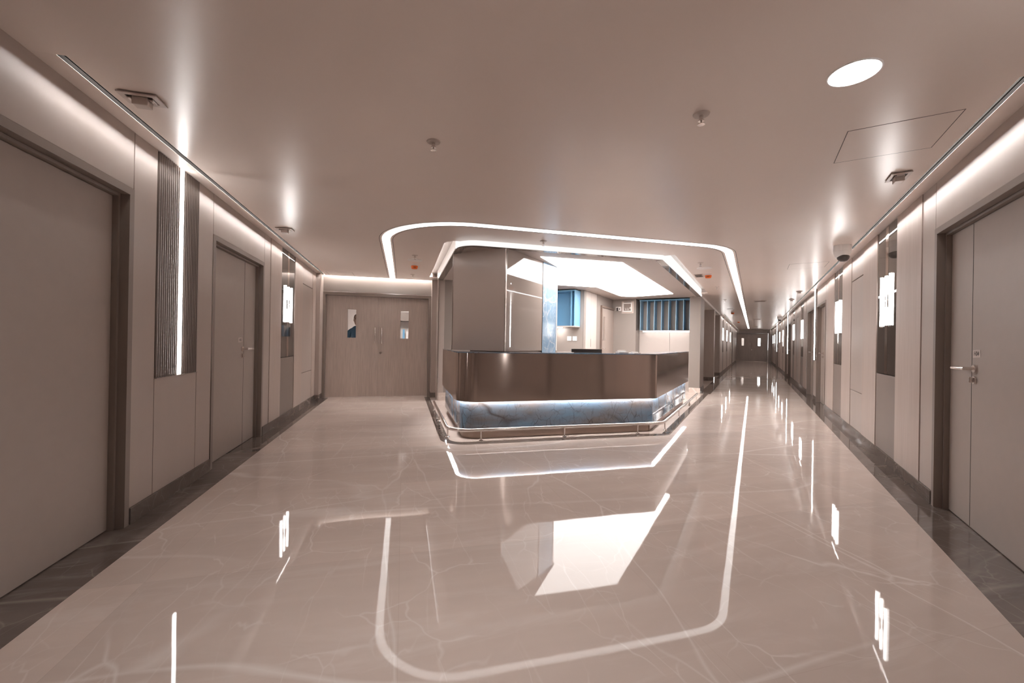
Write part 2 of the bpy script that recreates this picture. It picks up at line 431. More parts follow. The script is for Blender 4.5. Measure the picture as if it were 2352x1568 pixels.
def run(a, wd, first=None):
    """filler, wood, mirror, wood, beige, wood, mirror, wood from a; wd = widths"""
    e = [a]
    for q in wd: e.append(e[-1] + q)
    beige_panel(WR, FB, e[0], e[1]); wood_panel(WR, FB, e[1], e[2]); rmirror(e[2], e[3]); wood_panel(WR, FB, e[3], e[4]); beige_panel(WR, FB, e[4], e[5], True)
    wood_panel(WR, FB, e[5], e[6]); rmirror(e[6], e[7]); wood_panel(WR, FB, e[7], e[8]); beige_panel(WR, FB, e[8], e[9])
    return e[9]
def pair(a):
    rdoor(a, a + 1.3); rflute(a + 1.302, a + 1.788); rdoor(a + 1.79, a + 3.09); return a + 3.092
e = run(4.407, (.283, .695, .745, .68, .745, .685, .76, .69, .285))
e = pair(9.98)
e = run(e, (.30, .69, .75, .67, .75, .68, .75, .68, .05)); e = pair(18.5)
e = run(e, (.55, .68, .75, .67, .75, .67, .75, .67, .05)); e = pair(27.25)
e = run(e, (.35, .68, .75, .67, .75, .67, .75, .67, 37.45 - 30.342 - .35 - .68 - .75 - .67 - .75 - .67 - .75 - .67))

# ------------------------------------------------------------------ skirtings
def baseboard(name, f, spans, label):
    spans = [sp for sp in spans]
    uc = (spans[0][0] + spans[-1][1]) / 2
    r = None
    for k, (u0, u1) in enumerate(spans):
        a, b = sorted((f.m * (u0 - uc), f.m * (u1 - uc)))
        bm = box(a, b, -TH + .002, .012, 0, BBH - .001, .002)
        if r is None: r = tag(obj(name, bm, 'marble_brown', loc=f.loc(uc), rot=f.rot), label, 'skirting', kind='structure')
        else: obj('skirting_length', bm, 'marble_brown', r)
baseboard('baseboard_left', FA, [(-1.3, 1.735), (3.155, 4.282), (5.706, 8.79)], 'dark marble skirting along the left wall')
baseboard('baseboard_right', FB, [(-.7, 2.995), (4.41, 9.975), (13.08, 18.49), (21.6, 27.24), (30.35, 37.3)], 'dark marble skirting along the right wall')

# ------------------------------------------------------------------ end wall with the double doors
YE = 9.13
def double_door(name, f, uc, z1, hw, label, sill_gap=.006, leafmat='wood_door', win=(.215, .325), ajar=None):
    """Two wood leaves with narrow windows, pull handles and a lock; local x = along, y = towards the viewer."""
    rec = -.10
    t = thing(name, label, 'door', f.loc(uc, 0), f.rot, kind='structure')
    obj('frame', arch(-hw, hw, z1, .055, rec - .06, .03), 'frame', t)
    for side in (-1, 1):
        a, b = (.0015, hw - .0562) if side > 0 else (-(hw - .0562), -.0015)
        w = b - a; c = (a + b) / 2
        off = .045 * side * (1 if True else 0)
        wx0, wx1 = c + off * 0 - .088, c + off * 0 + .088
        wx0 += side * .02; wx1 += side * .02
        lf = obj('leaf', ring_box(a, b, sill_gap, z1 - .0562, wx0, wx1, 1.235, 1.835, -.045, 0), leafmat, t, loc=(0, rec, 0))
        fr = obj('window_frame', ring_box(wx0 - .018, wx1 + .018, 1.217, 1.853, wx0 + .004, wx1 - .004, 1.239, 1.831, -.05, .008), 'steel' if False else 'wood_door', lf)
        obj('glazing', box(wx0 + .003, wx1 - .003, -.024, -.020, 1.238, 1.832), 'glass_pane', lf)
        px = side * .068
        h = obj('pull_handle', tube([(px, 0, 1.13), (px, .045, 1.13), (px, .05, 1.145), (px, .05, 1.435), (px, .045, 1.45), (px, 0, 1.45)], .0105, 10), 'chrome', lf, smooth=True)
        if side < 0:
            obj('meeting_strip', box(-.03, .02, -.06, -.0455, sill_gap, z1 - .06), 'gap', lf)
            obj('lock_knob', tube([(-.05, 0, .925), (-.05, .03, .925)], .024, 16), 'chrome', lf, smooth=True)
    return t
FE = FC(YE)
WE = tag(obj('wall_end', box(-1.668, .60, YE - .01, YE + .25, 2.165, 2.62), 'beige_light'), 'lit header wall above the double doors', 'wall', kind='structure')
obj('pier', box(-1.668, -1.588, 8.795, YE + .25, 0, H), 'beige', WE)
obj('pier', box(.575, .676, 8.90, YE + .25, 0, 2.62), 'beige', WE)
obj('side_wall', box(.676, .80, 8.44, YE + .25, 0, 2.62), 'beige', WE)
obj('edge_trim', box(.672, .684, 8.395, 8.4495, .1, H - .03), 'steel', WE)
obj('header_trim', box(-1.61, .572, YE - .035, YE - .0105, 2.166, 2.18), 'steel', WE)
for x0, x1, yy in ((-1.668, -1.586, 8.785), (.565, .678, 8.89)):
    obj('skirting_block', box(x0, x1, yy, YE - .02, 0, BBH), 'marble_brown', WE)
DOORN[0] += 1
double_door('door_%d' % DOORN[0], FE, -.512, 2.165, 1.085, 'double wood doors with narrow windows at the end of the left hall')
led = thing('cove_light', 'hidden light line washing the header above the double doors', 'cove light', (-.51, YE - .07, 2.575))
obj('diffuser', box(-1.06, 1.07, -.012, .012, 0, .02), 'cove_led', led)

# lit room behind the double doors, with a person close to the left window
BR = tag(obj('wall_behind_doors', prism([(-2.0, 12.4), (1.2, 12.4), (1.2, 12.5), (-2.0, 12.5)], 0, 2.62), 'white_paint'), 'pale wall seen through the windows of the double doors', 'wall', kind='structure')
obj('side_wall', box(-2.1, -2.0, 9.4, 12.5, 0, 2.62), 'beige', BR); obj('side_wall', box(1.2, 1.3, 9.4, 12.5, 0, 2.62), 'beige', BR)
obj('ceiling_board', box(-2.1, 1.3, 9.4, 12.5, 2.601, 2.625), 'white_paint', BR)
lt = thing('ceiling_light', 'square ceiling light in the room behind the double doors', 'ceiling light', (-.2, 11., 2.575))
obj('diffuser', box(-.4, .4, -.4, .4, 0, .02), 'room_led', lt); obj('rim', ring_box(-.43, .43, -.43, .43, -.401, .401, -.401, .401, -.01, .02), 'plastic_white', lt).rotation_euler = (-PI / 2, 0, 0)
t = thing('wall_unit', 'pale wall unit with a dark band behind the right hand double door', 'wall unit', (-.05, 12.0, 0))
obj('body', box(-.55, .55, 0, .39, .0, 1.25, .004), 'cabinet_white', t); obj('upper_box', box(-.55, .55, .1, .39, 1.75, 2.0, .004), 'brown', t)
for k, (x, h, mt) in enumerate(((-.16, .30, 'blue'), (-.09, .30, 'paper'), (.06, .26, 'blue'), (.15, .2, 'paper'))):
    fo = tag(obj('folder', box(-.028, .028, 0, .22, 0, h, .003), mt, loc=(-.05 + x, 12.08, 1.251)), ['leftmost blue folder on the wall unit', 'white folder beside the leftmost blue one', 'shorter blue folder on the wall unit', 'shortest white folder on the wall unit'][k] + ' seen through the door window', 'folder', 'folders on the wall unit')

# ------------------------------------------------------------------ floor
outer = [(-1.9, -1.6), (1.0, -1.6)]
fl = tag(obj('floor', prism([(-3, -2.5), (2, -2.5), (32, 23), (32, 34), (22, 34), (-3, 14)], -.12, 0), 'marble_floor'), 'polished beige marble floor with pale veins', 'floor', kind='structure')
rails = [(.54, 7.35), (.54, 4.93), B(-1.05, (4.93 * 2 ** .5 - 1.05)), B(-1.05, 9.95)]
band = rounded([(.455, 9.05), (.455, 4.78), ((4.78 - .945 * 2 ** .5), 4.78), B(-.945, 11.3)], [.32, .12])
obj('border_strip', prism([(XL - .12, -1.6), (XL + .206, -1.6), (XL + .206, 9.1), (XL - .12, 9.1)], -.02, .0012), 'marble_brown', fl)
obj('border_strip', prism([B(.994, -.9), B(NR + .12, -.9), B(NR + .12, 37.4), B(.994, 37.4)], -.02, .0012), 'marble_brown', fl)
obj('border_strip', ribbon(band, 0, .105, -.02, .0012), 'marble_brown', fl)
obj('border_strip', prism([B(NLW, 11.3), B(-.90, 11.3), B(-.90, 37.4), B(NLW, 37.4)], -.02, .0012), 'marble_brown', fl)
obj('border_strip', prism([B(-1.2, 37.2), B(1.2, 37.2), B(1.2, 37.45), B(-1.2, 37.45)], -.02, .0014), 'marble_brown', fl)

# back of the hall, behind the camera
wb = tag(obj('wall_back', box(-1.9, .9, -1.75, -1.6, 0, 2.62), 'beige'), 'wall behind the camera closing the hall', 'wall', kind='structure')

# ------------------------------------------------------------------ ceiling with its two light slots
sl = rounded([(.50, 8.62), (.50, 5.33), (.70, 5.33)], [.19], 8)
SV0, SV1 = .10, .138      # the wall-washing light slot: distance of its two lips from the wall
poly = [(XL - .03, 2.38), (XL - .03, -1.62), (.1, -1.62), B(NR + .03, -1.1), B(NR + .03, 2.88), B(NR - SV1, 2.88), B(NR - SV1, 37.42), B(NLW + SV1, 37.42), B(NLW + SV1, 18.78), B(NLW, 18.78), B(NLW, 11.25), B(-.985, 11.25), B(-.985, 6.28), B(-1.13, 6.28)]
xf = 5.21 - 1.135 * 2 ** .5
poly += [(xf, 5.21), (.92, 5.21)] + [(p.x, p.y) for p in sl[::-1]] + [(.70, 8.62), (.70, 9.0), (XL + SV1, 9.0), (XL + SV1, 2.38)]
ceil = tag(obj('ceiling', prism(poly, H, H + .025), 'ceiling'), 'satin beige metal ceiling', 'ceiling', kind='structure')
for pts in ([(XL - .03, 2.3805), (XL + SV0, 2.3805), (XL + SV0, 9.0), (XL - .03, 9.0)], [B(NR - SV0, 2.8805), B(NR + .03, 2.8805), B(NR + .03, 37.6), B(NR - SV0, 37.6)],
            [B(NLW - .1, 18.5), B(NLW, 18.5), B(NLW, 18.78), B(NLW + SV0, 18.78), B(NLW + SV0, 37.6), B(NLW - .1, 37.6)], [B(NLW + SV0, 37.421), B(NR - SV0, 37.421), B(NR - SV0, 37.6), B(NLW + SV0, 37.6)]):
    obj('edge_strip', prism(pts, H, H + .0006), 'ceiling', ceil)
    obj('edge_strip_top', prism(pts, H + .0007, H + .0255), 'black_lining', ceil)
def wash(f, u0, u1, label):
    uc, hw = wspan(f, u0, u1)
    t = thing('wall_washer', label, 'cove light', f.loc(uc, 0, H), f.rot, 'light slots washing the walls')
    a, b = -hw, hw
    obj('housing', prism_yz([(SV0 - .001, .026), (SV0 - .001, .10), (SV1 + .02, .10), (SV1 + .02, .026), (SV1 + .014, .026), (SV1 + .014, .094), (SV0 + .005, .094), (SV0 + .005, .026)], a, b), 'black_lining', t)
    obj('diffuser', box(a + .01, b - .01, SV1 + .001, SV1 + .008, .028, .056), 'wash_led', t)
wash(FA, 2.4, 8.75, 'light slot in the ceiling washing the left wall')
wash(FB, 2.9, 37.3, 'light slot in the ceiling washing the right wall')
wash(FL, 18.8, 37.3, 'light slot in the ceiling washing the left side of the far corridor')
rf_ = [(-2.2, -1.8), (1.0, -1.8), (31, 25), (31, 32), (22, 33), (-2.2, 12.6)]
obj('void_cover', prism(rf_, 2.621, 2.63), 'beige_light', ceil)
# slot over the left side of the counter and slot over its right side: a lit trench each
def slot(pts_out, label, led_in):
    t = thing('slot_light', label, 'slot light', (*pts_out[len(pts_out) // 2], H + .03))
    return t
lw = rounded([(.50, 8.62), (.50, 5.33), (.72, 5.33)], [.19], 8)
t = thing('slot_light', 'light slot with rounded end in the ceiling above the left side of the counter', 'slot light', (0, 0, H), group='light slots above the counter')
obj('lining', ribbon(lw, -.012, -.002, .026, .115), 'beige', t)
obj('lid', prism([(.47, 8.64), (.47, 5.30), (.75, 5.30), (.75, 8.64)], .116, .125), 'white_paint', t)
obj('diffuser', box(.503, .518, 5.45, 8.55, .055, .07), 'slot_led', t)
t = thing('slot_light', 'straight light slot in the ceiling above the right side of the counter', 'slot light', (0, 0, H), group='light slots above the counter')
rw = [Vector(B(-.985, 6.28)), Vector(B(-.985, 11.25))]
obj('lining', ribbon([Vector(B(-1.13, 6.28))] + rw + [Vector(B(-1.13, 11.25))], -.012, -.002, .026, .115), 'beige', t)
obj('lid', ribbon(rw, -.03, .17, .116, .125), 'white_paint', t)
obj('diffuser', ribbon([Vector(B(-.985, 6.4)), Vector(B(-.985, 11.1))], .003, .007, .055, .07), 'slot_led', t)

# ring light
rp = rounded([(-.2335, 8.95), (-.2335, 4.535), (4.535 - .308 * 2 ** .5, 4.535), B(-.308, 34.8)], [1.01, .9], 20)
t = thing('ceiling_ring_light', 'long white light band curving across the ceiling in front of the counter', 'ceiling light', (1.8, 4.535, H))
def loc_rib(d0, d1, z0, z1):
    bm = ribbon(rp, d0, d1, z0, z1); bmesh.ops.translate(bm, vec=(-1.8, -4.535, 0), verts=bm.verts); return bm
obj('diffuser', loc_rib(-.049, .049, -.004, .01), 'ring_led', t)
for d in (-.082, .082): lab(obj('edge_line', loc_rib(d - .003, d + .003, -.0012, .01), 'gap', t), 'thin dark line beside the light band')

# ------------------------------------------------------------------ alcove above the counter
SZ = 2.44
fpath = rounded([(.647, 8.44), (.647, 5.21), (xf, 5.21), B(-1.135, 11.40)], [.28, .05], 10)
inner = offset(fpath, .115)
soff = [(p.x, p.y) for p in inner] + [B(-1.26, 12.2), B(-2.7, 12.3), B(-3.6, 11.6), B(-3.6, 9.3), (2.5, 11.4), (1.35, 11.4), (1.35, 8.6), (.77, 8.44)]
ac = tag(obj('ceiling_alcove', prism(soff, SZ, SZ + .04), 'soffit'), 'lower flat ceiling over the reception counter', 'ceiling', kind='structure')
kf = 1
lab(obj('side_fascia', ribbon(fpath[:kf + 1], 0, .012, SZ - .014, 2.60), 'fascia', ac), 'plain white upright edge of the lowered ceiling')
lab(obj('glowing_fascia', ribbon(fpath[kf:], 0, .012, SZ - .014, 2.60), 'fascia_glow', ac), 'white upright edge of the lowered ceiling, given its own glow to look bright')  # edge emits by itself so it shows bright; no lamp stands behind it
lab(obj('underside_strip', ribbon(fpath, .0125, .114, SZ - .013, SZ + .03), 'marble_brown', ac), 'dark polished stone strip under the edge')
lp = [(1.88, 5.66)] + [(3.21, 5.655), B(-1.68, 10.58)]
lpoly = rounded([(1.89, 5.66), (3.205, 5.655), B(-1.69, 10.62), B(-2.98, 10.95), B(-2.98, 8.76), (3.12, 8.28), (2.55, 8.28), (2.475, 6.41)], [.02, .06, .35, .02, .02, .02], 8)
t = thing('ceiling_light_panel', 'large angular glowing panel in the lowered ceiling over the counter', 'ceiling light', (0, 0, SZ))
obj('diffuser', prism([(p.x, p.y) for p in lpoly], -.006, -.0005), 'panel_led', t)

# alcove walls
def quad_wall(name, pts, z0, z1, mat, label, parent=None):
    o = obj(name, prism(pts, z0, z1), mat, parent)
    if parent is None: tag(o, label, 'wall', kind='structure')
    return o
wa = quad_wall('wall_alcove', [B(-6.0, 9.14), B(-3.43, 9.14), B(-3.43, 11.46), B(-2.78, 11.46), B(-2.78, 11.88), B(-1.416, 11.88), B(-1.416, 11.42), B(NLW, 11.42), B(NLW, 12.34), B(-2.0, 12.34), B(-2.0, 12.5), B(-3.6, 12.5), B(-3.6, 9.3), B(-6.0, 9.3)], 0, SZ - .0005, 'beige_light', 'pale walls around the back of the reception alcove')
obj('left_wall', prism([(.685, 8.45), (1.5, 8.45), (1.5, 11.5), (1.35, 11.5), (1.35, 8.6), (.80, 8.6), (.685, 8.6)], 0, SZ - .0005), 'beige_light', wa)
obj('pier_base', prism([B(-1.41, 11.405), B(-1.145, 11.405), B(-1.145, 11.419), B(-1.41, 11.419)], 0, .12), 'marble_floor', wa)
obj('pier_base', prism([B(-1.1595, 11.41), B(-1.145, 11.41), B(-1.145, 12.35), B(-1.1595, 12.35)], 0, .11), 'marble_brown', wa)
obj('wall_base', box(.70, 1.5, 8.435, 8.449, 0, .16), 'marble_floor', wa)

# tall cupboard with recessed pull and the slim door on the back wall (n = -3.43)
t = thing('tall_cupboard', 'tall pale built-in cupboard with a slot pull left of the alcove door', 'cupboard', FK.loc(9.70), FK.rot)
def fk(bm_args, name, mat, par, uc): return obj(name, box(*bm_args), mat, par)
m = FK.m
def kb(u0, u1, uc): return tuple(sorted((m * (u0 - uc), m * (u1 - uc))))
for nm, u0, u1, mt in (('corner_post', 9.145, 9.255, 'beige_light'), ('door', 9.265, 9.615, 'cabinet_white'), ('door', 9.621, 10.03, 'cabinet_white'), ('side_panel', 10.036, 10.318, 'beige_light')):
    a, b = kb(u0, u1, 9.70); o = obj(nm, box(a, b, .002, .024, .0, SZ - .004, .002), mt, t)
    if nm == 'door' and u0 < 9.5:
        a, b = kb(9.600, 9.632, 9.70); lab(obj('pull', box(a, b, .0245, .028, 1.12, 1.31), 'brown', o), 'dark slot pull')
DOORN[0] += 1
uc = 10.92
t = thing('door_%d' % DOORN[0], 'slim pale wood door with a narrow window at the back of the alcove', 'door', FK.loc(uc), FK.rot, kind='structure')
obj('frame', arch(-.592, .53, 2.19, .05, .002, .05), 'kick', t)
lf = obj('leaf', ring_box(-.54, .475, .005, 2.13, *kb(10.555, 10.70, uc), 1.315, 1.915, .004, .03), 'wood_pale', t)
a, b = kb(10.55, 10.705, uc)
obj('glazing', box(a, b, .006, .012, 1.31, 1.92), 'brown', lf); obj('window_ledge', box(a, b, .031, .042, 1.29, 1.312), 'beige_light', lf)
hx = m * (10.45 - uc)
obj('handle', tube([(hx, .03, 1.08), (hx, .075, 1.08), (hx - m * -.01, .08, 1.08), (hx + m * .14, .08, 1.08)], .012, 8), 'chrome', lf, smooth=True)

# open blue wall cabinet on the s = 9.14 wall
t = thing('wall_cabinet', 'open blue wall cabinet right of the marble pillar edge', 'cabinet', (*B(-3.72, 8.94), 1.575), FS(0).rot)
# local x = -n direction, y towards the viewer; spans n -4.10..-3.47
def cb(n0, n1): return tuple(sorted((-(n0 + 3.72), -(n1 + 3.72))))
a, b = cb(-4.15, -3.50)
obj('back', box(a, b, -.195, -.18, 0, .84), 'blue', t); obj('top', box(a, b, -.179, .14, .82, .84), 'blue', t); lab(obj('bottom', box(a, b, -.179, .14, 0, .022), 'cabinet_white', t), 'pale cabinet floor board')
for n0, n1, nm in ((-4.15, -4.13, 'side'), (-3.52, -3.50, 'side'), (-3.60, -3.585, 'divider')):
    a, b = cb(n0, n1); obj(nm, box(a, b, -.179, .139, .0225, .8195), 'blue', t)
t2 = thing('under_cabinet_light', 'small bright light under the open blue cabinet', 'light', (*B(-3.99, 8.98), 1.556), FS(0).rot)
obj('diffuser', box(-.10, .10, -.03, .03, 0, .008), 'cabinet_led', t2); obj('housing', box(-.105, .105, -.034, .034, .0085, .018), 'steel', t2)
for k, n in enumerate((-3.76, -3.625)):
    t = thing('switch_plate', ['white switch plate nearer the marble pillar below the blue cabinet', 'white switch plate nearer the cupboard corner below the blue cabinet'][k], 'switch', (*B(n, 9.138), 1.31), FS(0).rot, 'switch plates under the blue cabinet')
    obj('plate', box(-.052, .052, 0, .012, -.052, .052, .003), 'plastic_white', t); obj('rocker', box(-.03, .03, .0122, .017, -.032, .032, .002), 'plastic_white', t)

# nurse-call style control box and sockets on the s = 11.46 wall
t = thing('control_box', 'square wall control box with a dark face and small lights', 'control box', (*B(-3.008, 11.458), 2.215), FS(0).rot)
obj('trim_plate', box(-.165, .165, 0, .008, -.165, .165, .002), 'plastic_beige', t)
obj('rim', ring_box(-.128, .128, -.128, .128, -.098, .098, -.098, .098, .0085, .05), 'plastic_white', t)
fc = obj('face', box(-.097, .097, .0085, .035, -.097, .097), 'brown', t)
for x, z, w, h in ((.05, -.03, .025, .012), (.0, -.03, .025, .012), (-.04, -.03, .02, .012), (-.078, -.02, .02, .05), (.04, -.065, .03, .018), (-.02, -.065, .03, .018)):
    obj('button', box(x - w / 2, x + w / 2, .0355, .039, z - h / 2, z + h / 2), 'plastic_white', fc)
obj('top_row', box(-.10, .10, .0085, .012, .135, .150), 'black', t)
t = thing('wall_socket', 'white wall socket with a black plug beside the control box', 'socket', (*B(-3.26, 11.458), 2.18), FS(0).rot)
obj('plate', box(-.075, .075, 0, .012, -.055, .055, .003), 'plastic_white', t); obj('plug', box(.0, .05, .0122, .05, -.06, .03, .006), 'black', t)
obj('switch', box(-.045, -.02, .0122, .02, -.03, .015, .002), 'black', t)

# pigeonhole shelf in its recess, light under it
t = thing('pigeonhole_shelf', 'wall shelf divided by upright blue fins at the right end of the alcove', 'shelf', (*B(-2.1, 11.68), 1.565), FS(0).rot)
def sb(n0, n1): return tuple(sorted((-(n0 + 2.1), -(n1 + 2.1))))
a, b = sb(-2.70, -1.42)
lab(obj('back', box(a, b, -.195, -.185, 0, .84), 'shelf_dark', t), 'dark back board'); obj('top', box(a, b, -.184, .16, .822, .84), 'blue', t); obj('bottom', box(a, b, -.184, .16, 0, .02), 'steel', t)
for n in (-2.676, -2.494, -2.312, -2.127, -1.944, -1.761, -1.579, -1.43):
    obj('fin', box(-(n + 2.1) - .007, -(n + 2.1) + .007, -.184, .158, .0205, .8215), 'blue_fin', t)
t = thing('shelf_light', 'light line under the pigeonhole shelf', 'light', (*B(-2.05, 11.70), 1.546), FS(0).rot)
obj('diffuser', box(-.60, .60, -.06, -.035, 0, .01), 'led', t); obj('housing', box(-.605, .605, -.065, -.03, .0105, .018), 'steel', t)
for n in (-1.96,):
    pass
obj('recess_panel', prism([B(-2.775, 11.865), B(-1.965, 11.865), B(-1.965, 11.879), B(-2.775, 11.879)], 0, 1.56), 'cabinet_white', wa)
obj('recess_panel', prism([B(-1.957, 11.865), B(-1.42, 11.865), B(-1.42, 11.879), B(-1.957, 11.879)], 0, 1.56), 'cabinet_white', wa)

# ------------------------------------------------------------------ pillar
pl_ = tag(obj('pillar', prism([B(-3.45, 4.74), B(-2.84, 4.74), B(-2.84, 6.10), B(-3.45, 6.10)], 0, SZ - .001), 'brown'), 'clad pillar rising behind the left corner of the counter', 'pillar', kind='structure')
ZB = 1.079
lab(obj('front_panel', prism([B(-3.665, 4.61), B(-2.806, 4.61), B(-2.806, 4.63), B(-3.665, 4.63)], ZB, SZ - .001), 'lacquer', pl_), 'brown lacquered panel facing the hall')
lab(obj('side_panel', prism([B(-2.82, 4.632), B(-2.80, 4.632), B(-2.80, 5.70), B(-2.82, 5.70)], ZB, SZ - .001), 'mirror_bronze', pl_), 'mirror-polished bronze panel')
lab(obj('stone_panel', prism([B(-2.82, 5.71), B(-2.795, 5.71), B(-2.795, 6.21), B(-2.82, 6.21)], 0, SZ - .001), 'marble_wall', pl_), 'blue-grey marble panel')
obj('corner_trim', prism([B(-2.808, 4.604), B(-2.795, 4.604), B(-2.795, 4.631), B(-2.808, 4.631)], ZB, SZ - .001), 'steel', pl_)
obj('edge_trim', prism([B(-3.672, 4.605), B(-3.666, 4.605), B(-3.666, 4.63), B(-3.672, 4.63)], ZB, SZ - .001), 'steel', pl_)
obj('edge_trim', prism([B(-2.815, 5.701), B(-2.795, 5.701), B(-2.795, 5.709), B(-2.815, 5.709)], ZB, SZ - .001), 'gap', pl_)
obj('end_panel', prism([B(-3.45, 6.19), B(-2.821, 6.19), B(-2.821, 6.21), B(-3.45, 6.21)], 0, SZ - .001), 'marble_wall', pl_)
obj('end_trim', prism([B(-2.815, 6.2105), B(-2.79, 6.2105), B(-2.79, 6.24), B(-2.815, 6.24)], ZB, SZ - .001), 'white_paint', pl_)

# ------------------------------------------------------------------ reception counter
CT = 1.072
xm = 4.965 - 1.135 * 2 ** .5
mp_ = rounded([(.645, 7.0), (.645, 4.965), (xm, 4.965), B(-1.135, 9.10)], [.27, .07], 12)
rc = thing('reception_counter', 'long reception counter with a brown metal front over a veined marble plinth', 'counter', (1.9, 5.1, 0))
def rcp(name, bm, mat, label=None, smooth=True, par=rc):
    bmesh.ops.translate(bm, vec=(-1.9, -5.1, 0), verts=bm.verts)
    o = obj(name, bm, mat, par, smooth=smooth)
    if label: lab(o, label)
    return o
rcp('front_panel', ribbon(mp_, 0, .018, .465, CT - .012), 'metal_brown', 'shiny brown metal band')
ct = [(p.x, p.y) for p in offset(mp_, -.004)] + [B(-1.42, 9.10), B(-1.42, 6.0), (3.15, 5.36), (1.45, 5.36)]
ct += [B(-2.79, 4.59), B(-3.66, 4.59), (.665, 5.9), (.665, 7.0)]
rcp('countertop', prism(ct, CT - .0115, CT), 'marble_blue', 'thin stone top')
rcp('plinth', ribbon(mp_, .055, .085, .10, .468), 'marble_blue', 'blue-grey marble with dark veins')
rcp('kick_plate', ribbon(mp_, .095, .11, 0, .0995), 'kick', 'brown metal kick plate')
rcp('light_strip', ribbon(mp_, .024, .046, .470, .478), 'counter_led', 'hidden light strip under the metal band')
rcp('carcass_board', ribbon(mp_, .019, .054, .479, .50), 'brown')
rcp('inner_panel', ribbon(mp_[:-1] + [mp_[-1]], .0865, .0945, .101, CT - .013), 'brown')

# foot rail around it
RZ = .135
rp2 = rounded(rails, [.27, .22], 10)
fr = thing('foot_rail', 'chrome foot rail on short posts around the counter', 'rail', (1.9, 4.93, 0))
bm = tube([(p.x - 1.9, p.y - 4.93, RZ) for p in rp2], .021, 14); obj('bar', bm, 'chrome', fr, smooth=True)
posts = [(.54, 7.24), (.54, 6.245), (.555, 5.20), (.93, 4.93), (2.01, 4.93), (3.06, 4.93), B(-1.05, 6.09), B(-1.05, 7.35), B(-1.05, 8.64), B(-1.05, 9.77)]
for x, y in posts:
    p = obj('post', tube([(x - 1.9, y - 4.93, .012), (x - 1.9, y - 4.93, RZ - .015)], .0095, 10), 'chrome', fr, smooth=True)
    obj('flange', lathe([(.026, .0), (.026, .008), (.012, .014)], 16, c=(x - 1.9, y - 4.93, 0.0015)), 'chrome', p, smooth=True)

# things on the desk behind the counter front
dk = thing('work_desk', 'lower work desk hidden behind the counter front', 'desk', (2.6, 5.6, 0))
obj('top', prism([(-.9, -.13), (.75, -.13), (1.2, .32), (-.3, .32)], .70, .74), 'cabinet_white', dk)
obj('support', box(-.45, .55, .05, .09, 0, .6995), 'cabinet_white', dk)
mo = thing('monitor', 'black flat monitor showing just above the counter top', 'monitor', (2.62, 5.62, .741))
obj('screen', box(-.238, .238, -.018, .018, .09, .375, .004), 'black', mo); obj('stand', tube([(0, .03, .012), (0, .03, .2)], .02, 10), 'black', mo); obj('foot', box(-.11, .11, -.05, .11, 0, .012, .004), 'black', mo)
obj('screen_edge', box(-.238, .238, -.0175, .0175, .3755, .379), 'steel', mo)
for k, (x, y, w, h, lb) in enumerate(((3.0, 5.34, .065, .034, 'white telephone handset on the counter right of the monitor'), (3.20, 5.33, .055, .012, 'low white handset on the counter, farther right of the monitor'))):
    ph = thing('telephone', lb, 'telephone', (x, y - .06, CT + .0005), .1 if k else -.1, 'telephones on the counter')
    obj('base', box(-w, w, -.07, .06, 0, h * .55, .003), 'plastic_white', ph)
    obj('handset', tube([(-w * .95, 0, h * .75), (-w * .5, 0, h * .85 + .004), (w * .5, 0, h * .85 + .004), (w * .95, 0, h * .75)], [.012, .008, .008, .012], 10), 'plastic_white', ph, smooth=True)
tag(obj('paper_sheet', box(-.10, .10, -.06, .06, 0, .004, .001), 'paper', loc=(2.14, 5.26, CT + .0005)), 'white sheet lying on the counter top left of the monitor', 'paper')

# ------------------------------------------------------------------ far corridor: left side with two niches, then panels
w2 = tag(obj('wall_corridor_left', prism([B(-1.40, 18.6), B(-1.28, 18.6), B(-1.28, 37.6), B(-1.40, 37.6)], 0, 2.62), 'gap'), 'left wall of the far corridor with niches and lit panels', 'wall', kind='structure')
obj('niche_pier', prism([B(-2.2, 15.62), B(NLW, 15.62), B(NLW, 15.95), B(-2.2, 15.95)], 0, 2.42), 'wood_pale', w2)
obj('niche_pier', prism([B(-2.2, 18.5), B(NLW, 18.5), B(NLW, 18.75), B(-1.279, 18.75), B(-1.279, 18.72), B(-2.2, 18.72)], 0, 2.42), 'wood_pale', w2)
obj('niche_back', prism([B(-2.3, 12.3), B(-2.2, 12.3), B(-2.2, 18.8), B(-2.3, 18.8)], 0, 2.42), 'beige', w2)
obj('niche_header', prism([B(-2.3, 12.341), B(NLW, 12.341), B(NLW, 18.76), B(-2.3, 18.76)], 2.4205, 2.60), 'fascia', w2)
obj('alcove_header', prism([B(-1.416, 11.42), B(NLW, 11.42), B(NLW, 12.34), B(-1.416, 12.34)], 2.4255, 2.60), 'fascia', w2)
for s0, s1 in ((15.61, 15.96), (18.49, 18.76)):
    obj('pier_base', prism([B(-1.9, s0), B(-1.15, s0), B(-1.15, s1), B(-1.9, s1)], 0, .12), 'marble_brown', w2)
w2['_uc'] = 0.
class Holder: pass
wl2 = wall_struct('wall_corridor_far', FL, 18.77, 37.55, 'panelled stretch of the far corridor left wall')
seq = [('w', 18.77, 20.02), ('m', 20.02, 20.77), ('w', 20.77, 21.5), ('b', 21.5, 22.4), ('w', 22.4, 23.1), ('m', 23.1, 23.85), ('w', 23.85, 24.6), ('b', 24.6, 26.1), ('w', 26.1, 26.8), ('m', 26.8, 27.55), ('w', 27.55, 28.3), ('b', 28.3, 29.1),
       ('d', 29.1, 30.4), ('b', 30.4, 37.5)]
km = 0
